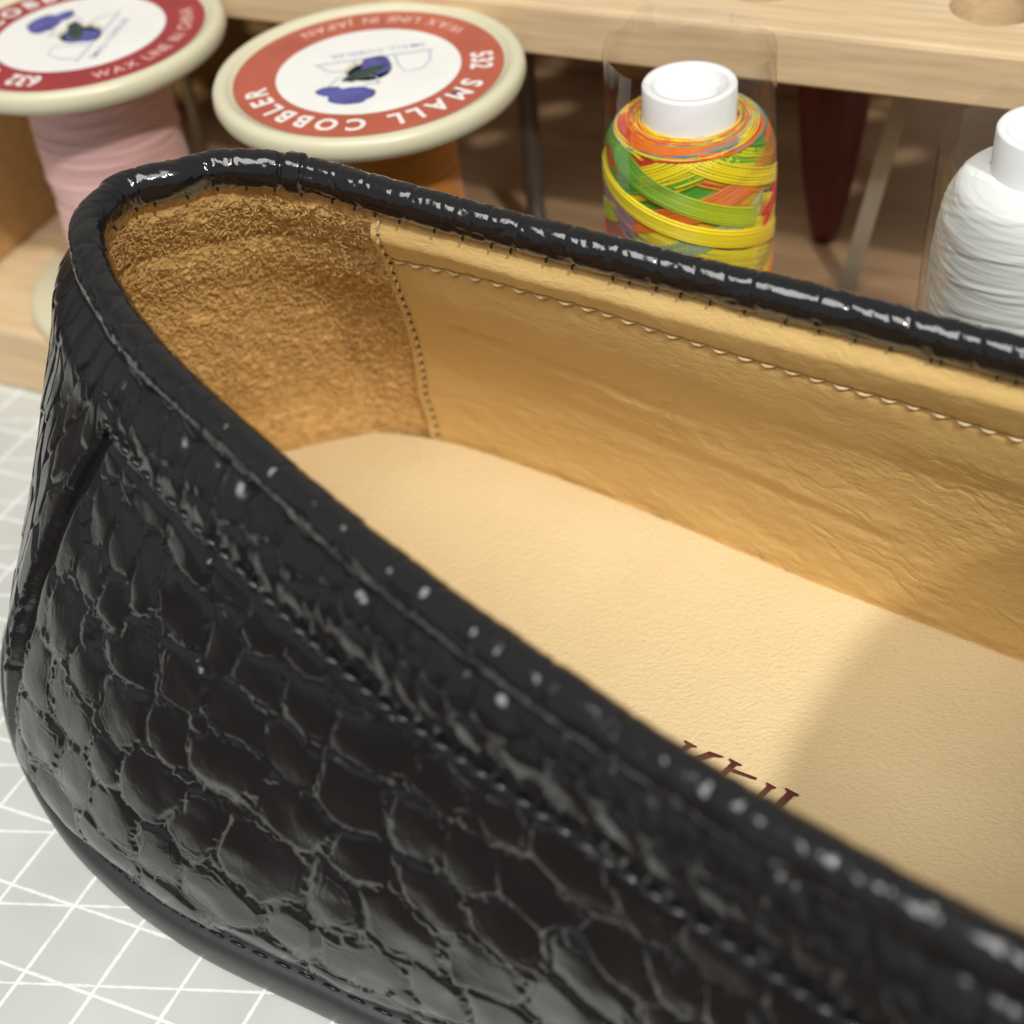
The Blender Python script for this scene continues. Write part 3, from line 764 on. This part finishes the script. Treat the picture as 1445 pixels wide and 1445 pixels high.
def shelf():
    z0, z1 = 5.4, 6.2; R = 0.60; sg = 40
    bm = bmesh.new()
    def quad(pts): bm.faces.new([bm.verts.new(p) for p in pts])
    def slab(x0, x1, y0, y1):
        for z, fl in ((z1, 1), (z0, -1)):
            p = [(x0, y0, z), (x1, y0, z), (x1, y1, z), (x0, y1, z)]; quad(p[::fl])
    def cell(x0, x1, y0, y1, cx, cy):
        an = [i*2*math.pi/sg for i in range(sg)]
        circ = [(cx+R*math.cos(a), cy+R*math.sin(a)) for a in an]; sq = []
        for a in an:
            dx, dy = math.cos(a), math.sin(a)
            tx = ((x1-cx)/dx if dx > 1e-9 else (x0-cx)/dx if dx < -1e-9 else 1e9); ty = ((y1-cy)/dy if dy > 1e-9 else (y0-cy)/dy if dy < -1e-9 else 1e9)
            tt = min(tx, ty); sq.append((cx+dx*tt, cy+dy*tt))
        corners = [(x1, y1), (x0, y1), (x0, y0), (x1, y0)]
        for i in range(sg):
            j = (i+1) % sg
            ring = [circ[i], sq[i]]
            for c in corners:
                a = math.atan2(c[1]-cy, c[0]-cx) % (2*math.pi)
                if an[i] < a < (an[j] if j else 2*math.pi): ring.append(c)
            ring += [sq[j], circ[j]]
            bm.faces.new([bm.verts.new((p[0], p[1], z1)) for p in ring]); bm.faces.new([bm.verts.new((p[0], p[1], z0)) for p in ring[::-1]])
            quad([(*circ[i], z1), (*circ[j], z1), (*circ[j], z0), (*circ[i], z0)])
    X0, X1 = -18.5, 8.0
    ys = [18.62, 19.2, 20.6, 22.0, 23.4, 26.0]
    slab(X0, X1, ys[0], ys[1]); slab(X0, X1, ys[4], ys[5])
    for r_, off in ((0, -5.64), (1, -4.82), (2, -5.64)):
        y0, y1 = ys[1+r_], ys[2+r_]; cy = 19.92 if r_ == 0 else (y0+y1)/2
        xs = [off+3.22*i for i in range(-6, 8) if X0+0.9 < off+3.22*i < X1-0.9]
        edges = [X0]+[(a+b)/2 for a, b in zip(xs[:-1], xs[1:])]+[X1]
        for i, cx in enumerate(xs): cell(edges[i], edges[i+1], y0, y1, cx, cy)
    # front edge, slightly eased
    for a, b in (((18.55, 5.46), (18.55, 6.13)), ((18.55, 6.13), (18.57, 6.18)), ((18.57, 6.18), (18.62, 6.2)), ((18.62, 5.4), (18.55, 5.46))):
        quad([(X0, a[0], a[1]), (X1, a[0], a[1]), (X1, b[0], b[1]), (X0, b[0], b[1])])
    quad([(X0, 26, z0), (X0, 26, z1), (X1, 26, z1), (X1, 26, z0)])
    for X, fl in ((X0, 1), (X1, -1)): quad([(X, 18.62, z0), (X, 18.62, z1), (X, 26, z1), (X, 26, z0)][::fl])
    bmesh.ops.remove_doubles(bm, verts=bm.verts[:], dist=1e-4); bmesh.ops.recalc_face_normals(bm, faces=bm.faces[:])
    bm.verts.index_update()
    V = [tuple(v.co) for v in bm.verts]; F = [[v.index for v in f.verts] for f in bm.faces]; bm.free()
    mesh_obj('upper_shelf', V, F, M['pine'], rack, smooth=False, local=True)
shelf()
for (m0, n0, rr, mk) in ((-9.53, 20.0, 0.16, 'metal_dark'), (-5.42, 19.4, 0.17, 'metal'), (-16.0, 19.6, 0.10, 'metal'), (-16.55, 20.3, 0.10, 'metal')):
    MB().tube([(m0, n0, BT), (m0, n0, 3.2), (m0, n0, 5.398)], rr, 20).obj('support_rod', M[mk], rack, local=True)
# leaning steel bar and red handled tool
bar = thing('steel_bar', (*rack_xy(-4.1, 20.0), BT), 'flat grey steel bar leaning under the shelf beside the dark red tool', 'metal bar', RA)
MB().add([(-0.13, -0.05, 0.0), (0.13, -0.05, 0.0), (0.13, 0.05, 0.0), (-0.13, 0.05, 0.0), (0.55, -0.05, 4.05), (0.81, -0.05, 4.05), (0.81, 0.05, 4.05), (0.55, 0.05, 4.05)],
   [(0, 3, 2, 1), (4, 5, 6, 7), (0, 1, 5, 4), (1, 2, 6, 5), (2, 3, 7, 6), (3, 0, 4, 7)]).obj('bar_body', M['metal'], bar, smooth=False, local=True)
tool = thing('red_tool', (*rack_xy(-4.82, 21.3), BT), 'dark red tapered tool handle standing in the shade under the rack shelf', 'hand tool', RA)
MB().lathe([(0.0, 0.0), (0.18, 0.02), (0.26, 0.3), (0.42, 1.2), (0.55, 2.4), (0.58, 3.3), (0.50, 3.8), (0.46, 4.2), (0.47, 5.2), (0.40, 5.7), (0.22, 5.95), (0.0, 6.0)], 32).obj('tool_handle', M['red_handle'], tool, local=True)
MB().lathe([(0.46, 3.84), (0.51, 3.88), (0.51, 4.02), (0.45, 4.06)], 32).obj('ferrule', M['metal_dark'], tool, local=True)
box = thing('white_box', (*rack_xy(-2.2, 30.0), -0.3), 'plain white card box standing behind the right end of the rack', 'box', RA)
MB().box((-2.2, -1.5, 0), (4.5, 3.0, 7.5), 0.06).obj('box_body', M['white_box'], box, smooth=False, local=True)

# ================================================================ lettering helpers
_fc = {}
def glyph(ch, bold=0.02):
    if (ch, bold) in _fc: return _fc[(ch, bold)]
    cu = bpy.data.curves.new('g', 'FONT'); cu.body = ch; cu.size = 1.0; cu.offset = bold; cu.resolution_u = 3; cu.extrude = 0.0
    ob = bpy.data.objects.new('g', cu); COL.objects.link(ob); dg = bpy.context.evaluated_depsgraph_get(); dg.update()
    me = bpy.data.meshes.new_from_object(ob.evaluated_get(dg))
    V = np.array([v.co[:] for v in me.vertices]) if len(me.vertices) else np.zeros((0, 3)); F = [list(p.vertices) for p in me.polygons]
    bpy.data.objects.remove(ob); bpy.data.curves.remove(cu); bpy.data.meshes.remove(me)
    _fc[(ch, bold)] = (V, F); return V, F
def ring_text(mb, txt, size, r, a0, a1, inward, z, bold=0.02, squash=1.0):
    """letters from angle a0 to a1 (deg, 0 = towards the camera, + = to the camera's right); inward: tops point to the middle"""
    ws = []
    for ch in txt:
        V, F = glyph(ch, bold); ws.append(((V[:, 0].max()-V[:, 0].min()) if len(V) else 0.30))
    gap = 0.14; tot = sum(ws)+gap*(len(txt)-1); cur = 0
    for ch, wd in zip(txt, ws):
        V, F = glyph(ch, bold)
        if len(V):
            f = (cur+wd/2)/tot; ph = math.radians(a0+(a1-a0)*f); wdir = np.array([math.sin(ph), -math.cos(ph)])   # local: camera side is -y
            x = (V[:, 0]-V[:, 0].min()-wd/2)*size*squash; y = (V[:, 1]-0.35)*size
            out = wdir; tan = np.array([math.cos(ph), math.sin(ph)])
            if a1 < a0: tan = -tan
            upv = -out if inward else out
            P = np.concatenate([(wdir*r)[None]+x[:, None]*tan[None]+y[:, None]*upv[None], np.full((len(V), 1), z)], 1)
            mb.add(P, F)
        cur += wd+gap
def flat_text(mb, txt, size, org, ang, z, bold=0.01):
    c, s = math.cos(ang), math.sin(ang); cur = 0
    for ch in txt:
        V, F = glyph(ch, bold)
        if len(V):
            x = (V[:, 0]-V[:, 0].min()+cur)*size; y = V[:, 1]*size
            mb.add(np.stack([org[0]+x*c-y*s, org[1]+x*s+y*c, np.full(len(V), z)], 1), F); cur += V[:, 0].max()-V[:, 0].min()+0.12
        else: cur += 0.3
def disc(mb, c, rx, ry, z, ang=0, seg=28, jag=0.0, seed=0):
    r = np.random.default_rng(seed); a = np.arange(seg)*2*math.pi/seg; k = 1+jag*r.normal(size=seg)
    x = rx*np.cos(a)*k; y = ry*np.sin(a)*k; ca, sa = math.cos(ang), math.sin(ang)
    mb.add(np.stack([c[0]+x*ca-y*sa, c[1]+x*sa+y*ca, np.full(seg, z)], 1), [list(range(seg))])
def line(mb, pts, w, z):
    P = np.array(pts, float)
    T = np.gradient(P, axis=0); T /= np.linalg.norm(T, axis=1, keepdims=True)+1e-9; S = np.stack([-T[:, 1], T[:, 0]], 1)*w/2
    V = np.concatenate([np.concatenate([P+S, np.full((len(P), 1), z)], 1), np.concatenate([P-S, np.full((len(P), 1), z)], 1)])
    n = len(P); mb.add(V, [[i+n, i+1+n, i+1, i] for i in range(n-1)])

# ================================================================ thread spools
def winding(r0, z0, z1, seed, turns, amp=0.02):
    """closely wound thread body as a lathe with slightly slanting ridges"""
    n = int((z1-z0)/0.018); sg = 120; r = np.random.default_rng(seed)
    z = np.linspace(z0, z1, n); a = np.arange(sg)*2*math.pi/sg
    Z, A = np.meshgrid(z, a, indexing='ij')
    ca, sa = np.cos(A), np.sin(A)
    R = r0+0.03*fbm(Z*1.6+ca*0.6, sa*0.8+5, 3, seed)+amp*0.8*vnoise((Z+0.05*ca+0.03*sa)*22, ca*0.4+sa*0.3, seed+1)+amp*0.5*vnoise((Z-0.12*ca)*14, sa*0.6, seed+2)
    e = np.minimum(Z-z0, z1-Z); R -= 0.05*np.exp(-e/0.08)
    V = np.stack([R*ca, R*sa, Z], -1)
    return V, grid_faces(n, sg, cv=True, flip=True)
def big_spool(m, n, label, rot, redmat, thmat, num, country, group, body_r):
    c = rack_xy(m, n); ang = math.atan2(c[1], c[0])-math.pi/2        # local -y looks back to the camera's foot
    sp = thing('thread_spool', (*c, BT), label, 'thread spool', ang, group)
    Z1 = 4.72; R = 2.20
    Rb = 2.08
    prof = [(0.30, 0.0), (Rb-0.14, 0.0), (Rb-0.03, 0.05), (Rb, 0.15), (Rb-0.03, 0.27), (Rb-0.12, 0.33), (0.30, 0.34)]
    MB().lathe(prof, 96).obj('bottom_flange', M['flange'], sp, local=True)
    tp = [(0.5, Z1-0.36), (R-0.14, Z1-0.36), (R-0.04, Z1-0.30), (R, Z1-0.20), (R-0.01, Z1-0.09), (R-0.05, Z1-0.02), (R-0.11, Z1), (R-0.17, Z1-0.005), (R-0.23, Z1-0.04), (R-0.25, Z1-0.07), (0.33, Z1-0.07), (0.30, Z1-0.09), (0.30, Z1-0.36)]
    fl = MB().lathe(tp, 128).obj('top_flange', M['flange'], sp, local=True)
    V, F = winding(body_r, 0.345, Z1-0.365, int(abs(m)*10), 40); mesh_obj('thread', V, [F], thmat, sp, local=True)
    MB().lathe([(0.0, Z1-0.30), (0.295, Z1-0.30), (0.295, Z1-0.10)], 32).obj('spool_bore', M['bore_shade'], sp, local=True)
    z = Z1-0.066
    MB().lathe([(0.34, z), (1.30, z)], 96).obj('label_centre', M['label_white'], fl, local=True)
    z += 0.0
    MB().lathe([(1.302, z), (1.90, z)], 128).obj('label_ring', redmat, fl, local=True)
    z += 0.005
    tb = MB(); ring_text(tb, 'SMALL COBBLER', 0.42, 1.60, 62+rot, -86+rot, False, z, 0.035, 0.92); ring_text(tb, num, 0.42, 1.60, 92+rot, 74+rot, False, z, 0.035, 0.8)
    tb.obj('label_lettering', M['letter'], fl, smooth=False, local=True)
    tb = MB(); ring_text(tb, 'WAX LINE IN '+country, 0.29, 1.62, 120+rot, 212+rot, True, z, 0.012, 0.85)
    tb.obj('label_lettering', M['letter_pink'], fl, smooth=False, local=True)
    # printed picture: a cap, a bench line, sketchy outlines (local picture axes turned by rot)
    ra = math.radians(rot); ca, sa = math.cos(ra), math.sin(ra)
    def T(p): return (p[0]*ca-p[1]*sa, p[0]*sa+p[1]*ca)
    ib = MB(); disc(ib, T((-0.28, -0.72)), 0.33, 0.25, z, ra, 28, 0.04, 1); disc(ib, T((-0.55, -0.52)), 0.22, 0.14, z+0.001, ra-0.3, 20, 0.05, 2); disc(ib, T((0.12, 0.10)), 0.22, 0.30, z, ra, 24, 0.06, 5)
    ib.obj('label_picture', M['ink_blue'], fl, smooth=False, local=True)
    ig = MB(); line(ig, [T(p) for p in [(-0.75, 0.35), (-0.2, 0.36), (0.35, 0.36), (0.95, 0.36)]], 0.03, z)
    line(ig, [T(p) for p in [(0.9, 0.36), (0.88, 0.05), (0.75, -0.18), (0.5, -0.22), (0.42, 0.05), (0.40, 0.33)]], 0.022, z+0.001)
    line(ig, [T(p) for p in [(-0.6, -0.4), (-0.45, -0.15), (-0.2, -0.10), (0.1, -0.25), (0.1, -0.5)]], 0.022, z+0.001)
    line(ig, [T(p) for p in [(-0.7, 0.34), (-0.55, 0.1), (-0.3, 0.02), (-0.15, 0.2), (-0.2, 0.34)]], 0.022, z+0.001)
    line(ig, [T(p) for p in [(-0.1, -0.45), (0.15, -0.42)]], 0.02, z+0.002)
    flat_text(ig, 'SMALL COBBLER', 0.17, T((0.85, 0.62)), ra+math.pi, z)
    ig.obj('label_picture', M['ink_grey'], fl, smooth=False, local=True)
    idk = MB(); disc(idk, T((-0.05, -0.10)), 0.36, 0.13, z+0.002, ra+0.5, 24, 0.12, 7); idk.obj('label_picture', M['ink_dark'], fl, smooth=False, local=True)
    return sp
GS = 'waxed thread spools on the rack base'
s_or = big_spool(-10.28, 16.52, 'orange thread spool with a brick red ring label numbered 532', 0.0, M['label_orange'], M['orange'], '532', 'JAPAN', GS, 1.12)
s_pk = big_spool(-15.25, 16.52, 'pink thread spool with a dark red ring label numbered 632', -120.0, M['label_red'], M['pink'], '632', 'CHINA', GS, 1.12)
MB().tube([(-0.08, -1.12, 4.30), (-0.08, -1.24, 4.26), (-0.07, -1.27, 4.16), (-0.05, -1.15, 4.10)], 0.035, 8).obj('thread_end', M['orange'], s_or, local=True)

# ================================================================ thread cones in clear film
def cone(m, n, label, zc, r_core, zb, rb, colours, kind):
    c = rack_xy(m, n); ang = math.atan2(c[1], c[0])-math.pi/2
    o = thing('thread_cone', (*c, BT), label, 'thread spool', ang, 'small thread cones in clear film')
    h = zc-BT
    MB().lathe([(r_core-0.13, 0.0), (r_core, 0.0), (r_core, h-0.03), (r_core-0.02, h), (r_core-0.10, h), (r_core-0.13, h-0.03)], 64, closed=True).obj('core_tube', M['white_plastic'], o, local=True)
    zt = zb-BT
    body = [(r_core+0.001, 0.10), (rb*0.96, 0.10), (rb*0.985, 0.35), (rb*0.985, zt-0.55), (rb*0.97, zt-0.35), (rb*0.90, zt-0.15), (rb*0.78, zt-0.03), (r_core+0.001, zt)]
    if kind == 'white':
        bp = [(r_core+0.001, 0.10), (rb*0.93, 0.12), (rb*0.94, 1.0), (rb*0.96, 2.2), (rb*0.96, zt-1.1), (rb*0.91, zt-0.5), (rb*0.78, zt-0.12), (r_core+0.001, zt)]
        prof = np.array(bp); d = np.concatenate([[0], np.cumsum(np.hypot(*np.diff(prof, axis=0).T))]); q = np.linspace(0, d[-1], 260)
        r_ = np.interp(q, d, prof[:, 0]); z_ = np.interp(q, d, prof[:, 1]); ker = np.ones(13)/13
        r_[8:-8] = np.convolve(r_, ker, 'same')[8:-8]; z_[8:-8] = np.convolve(z_, ker, 'same')[8:-8]
        a = np.arange(160)*2*math.pi/160; Q, A = np.meshgrid(q, a, indexing='ij')
        dd = 0.006*vnoise((Q+0.45*np.sin(A))*20, np.cos(A)*1.0, 3)+0.006*vnoise((Q-0.55*np.sin(A+0.6))*17, np.cos(A)*1.0, 5)
        RR = r_[:, None]+dd*sstep(0, 0.3, q)[:, None]
        V = np.stack([RR*np.cos(A), RR*np.sin(A), np.broadcast_to(z_[:, None], A.shape)], -1)
        mesh_obj('thread', V, [grid_faces(260, 160, cv=True, flip=True)], M['white_thread'], o, local=True)
    else:
        pal = [np.array(x) for x in ((0.58, 0.030, 0.012), (0.78, 0.17, 0.008), (0.83, 0.66, 0.005), (0.38, 0.55, 0.010), (0.08, 0.36, 0.015), (0.02, 0.28, 0.33))]
        r = np.random.default_rng(12); V = []; F = []; C = []; nn = 0
        core = MB().lathe(body, 64); bv = np.concatenate(core.v); bv[:, :2] *= 0.95
        V.append(bv); F.append(np.array(core.f)); C.append(np.tile(pal[1]*0.9, (len(bv), 1))); nn = len(bv)
        seq = [0, 2, 5, 2, 1, 4, 2, 0, 5, 1]
        def radius(z):
            return np.interp(z, [b[1] for b in body[1:]], [b[0] for b in body[1:]])
        for layer in range(6):
            for bnd in range(15):
                slope = (1 if (bnd+layer) % 2 else -1)*r.uniform(0.6, 1.0)
                ph = r.uniform(0, 2*math.pi); zc0 = r.uniform(0.3, zt-0.1); span = r.uniform(3.6, 6.0)
                ci = int((bnd*7+layer*3+r.integers(0, 2)) % 10); nth = r.integers(6, 10)
                for th in range(nth):
                    tt = np.linspace(-0.5, 0.5, 60)*span
                    z = zc0+slope*tt*0.50+th*0.036+0.003*r.normal()
                    # turn back at the ends like a cross wound cone
                    lo, hi = 0.14, zt-0.06
                    z = lo+np.abs(((z-lo) % (2*(hi-lo)))); z = np.where(z > hi, 2*hi-z, z)
                    rad = radius(z)-0.03+(layer*15+bnd)*0.0010+0.002*r.normal()-0.14*sstep(0.40, 0.5, np.abs(tt)/span)
                    a = ph+tt
                    P = np.stack([rad*np.cos(a), rad*np.sin(a), z], 1)
                    tm = MB().tube(P, 0.024, 5, caps=False)
                    col0 = pal[seq[ci]]; col1 = pal[seq[ci]]*0.5+pal[seq[(ci+1) % 10]]*0.5
                    f = sstep(0.45, 0.85, np.linspace(0, 1, 60)+0.05*r.normal())[:, None]
                    cc = (col0*(1-f)+col1*f)*r.uniform(0.85, 1.1)
                    V.append(tm.v[0]); F.append(np.array(tm.f)+nn); C.append(np.repeat(cc, 5, 0)); nn += len(tm.v[0])
        # coils lying on the shoulder round the core
        for i in range(46):
            rr = r.uniform(r_core+0.05, rb*0.80); a = np.linspace(0, 2*math.pi, 60)*r.uniform(0.4, 1.0)+r.uniform(0, 6.28)
            zz = np.interp(rr, [r_core, rb*0.78, rb*0.90, rb*0.97], [zt, zt-0.03, zt-0.15, zt-0.35])+0.02
            rv = rr+0.06*np.sin(a+r.uniform(0, 6)); zz = np.interp(rv, [r_core, rb*0.78, rb*0.90, rb*0.97], [zt, zt-0.03, zt-0.15, zt-0.35])+0.03
            ci = r.integers(0, 10)
            for th in range(3):
                P = np.stack([(rv+0.034*th)*np.cos(a), (rv+0.034*th)*np.sin(a), zz-0.010*th-0.10*sstep(0.42, 0.5, np.abs(np.linspace(-0.5, 0.5, 60)))], 1); tm = MB().tube(P, 0.021, 5, caps=False)
                V.append(tm.v[0]); F.append(np.array(tm.f)+nn); C.append(np.tile(pal[seq[ci]], (len(tm.v[0]), 1))); nn += len(tm.v[0])
        ob = mesh_obj('thread', np.concatenate(V), [np.concatenate(F)], M['rainbow'], o, local=True)
        at = ob.data.color_attributes.new('Col', 'FLOAT_COLOR', 'POINT'); CC = np.concatenate(C); CC = np.concatenate([CC, np.ones((len(CC), 1))], 1)
        at.data.foreach_set('color', CC.astype(np.float32).ravel())
    # clear film sleeve, a little crumpled, open at the top
    a = np.arange(90)*2*math.pi/90; z = np.linspace(0.02, (6.95 if kind != 'white' else 6.3)-BT, 50); Zs, A = np.meshgrid(z, a, indexing='ij')
    top = sstep(z[-1]-1.3, z[-1], Zs)
    R = rb+0.045+0.012*fbm(np.cos(A)*1.5+Zs*0.3, np.sin(A)*1.5+4, 3, 7)+top*0.03*fbm(np.cos(A)*2.2, np.sin(A)*2.2+Zs, 2, 9)-top*0.03
    Zs = Zs+top*0.22*vnoise(np.cos(A)*2.2+5, np.sin(A)*2.2, 4)
    mesh_obj('film_sleeve', np.stack([R*np.cos(A), R*np.sin(A), Zs], -1), [grid_faces(50, 90, cv=True, flip=True)], M['film'], o, local=True)
cone(-5.53, 16.35, 'rainbow thread cone on a white core in clear film', 6.45, 0.60, 5.95, 1.07, None, 'rainbow')
cone(-1.15, 16.3, 'white thread cone on a white core at the right end of the rack', 6.45, 0.62, 5.92, 1.22, None, 'white')

# ================================================================ camera and light
def cam_setup():
    S = 1445.0; f = 2070.0; vp = np.array([970-722.5, 2990-722.5, f]); nad = vp/np.linalg.norm(vp)
    up = -nad; fwd = np.array([0, 0, 1.0]); y = fwd-up*fwd.dot(up); y /= np.linalg.norm(y); x = np.cross(y, up)
    R = np.array([x, y, up])
    cd = bpy.data.cameras.new('camera'); co = bpy.data.objects.new('camera', cd); COL.objects.link(co)
    cols = [R@np.array([1, 0, 0]), R@np.array([0, -1, 0]), R@np.array([0, 0, -1])]
    m = Matrix(((cols[0][0], cols[1][0], cols[2][0], 0), (cols[0][1], cols[1][1], cols[2][1], 0), (cols[0][2], cols[1][2], cols[2][2], 15*CM), (0, 0, 0, 1)))
    co.matrix_world = m
    cd.sensor_width = 36; cd.lens = 36*f/S; cd.clip_start = 0.005; cd.clip_end = 20
    fp = shoe_xyz(np.array([-9.8, 8.9, 5.0]))-np.array([0, 0, 15.0])
    cd.dof.use_dof = True; cd.dof.focus_distance = float(fp@(R@np.array([0, 0, 1.0])))*CM
    cd.dof.aperture_fstop = 36*f/S/2.5
    scene.camera = co
cam_setup()
def area(name, loc, target, size, power, col, sy=None):
    l = bpy.data.lights.new(name, 'AREA'); l.energy = power; l.color = col; l.size = size
    if sy: l.shape = 'RECTANGLE'; l.size_y = sy
    o = bpy.data.objects.new(name, l); COL.objects.link(o); o.location = loc
    o.rotation_euler = (Vector(target)-Vector(loc)).to_track_quat('-Z', 'Y').to_euler(); return o
KD = np.array([0.29, -0.71, 1.0]); kl = np.array([0, 0.10, 0.02])+KD*0.75
area('desk_lamp_light', kl, (0, 0.10, 0.02), 0.04, 5.4, (1.0, 0.97, 0.92))
area('ceiling_light', (-0.22, -0.36, 1.1), (0, 0.14, 0), 0.8, 10.5, (1.0, 0.98, 0.95), 0.6)
wd = bpy.data.worlds.new('World'); scene.world = wd; wd.use_nodes = True
wd.node_tree.nodes['Background'].inputs['Color'].default_value = (0.95, 0.97, 1.0, 1); wd.node_tree.nodes['Background'].inputs['Strength'].default_value = 0.26
scene.render.engine = 'CYCLES'
scene.view_settings.view_transform = 'Standard'; scene.view_settings.look = 'None'; scene.view_settings.exposure = 0.0; scene.view_settings.gamma = 1.0
scene.view_settings.use_curve_mapping = False
scene.cycles.max_bounces = 10; scene.cycles.diffuse_bounces = 5; scene.cycles.transparent_max_bounces = 12
scene.render.resolution_x = 1024; scene.render.resolution_y = 1024
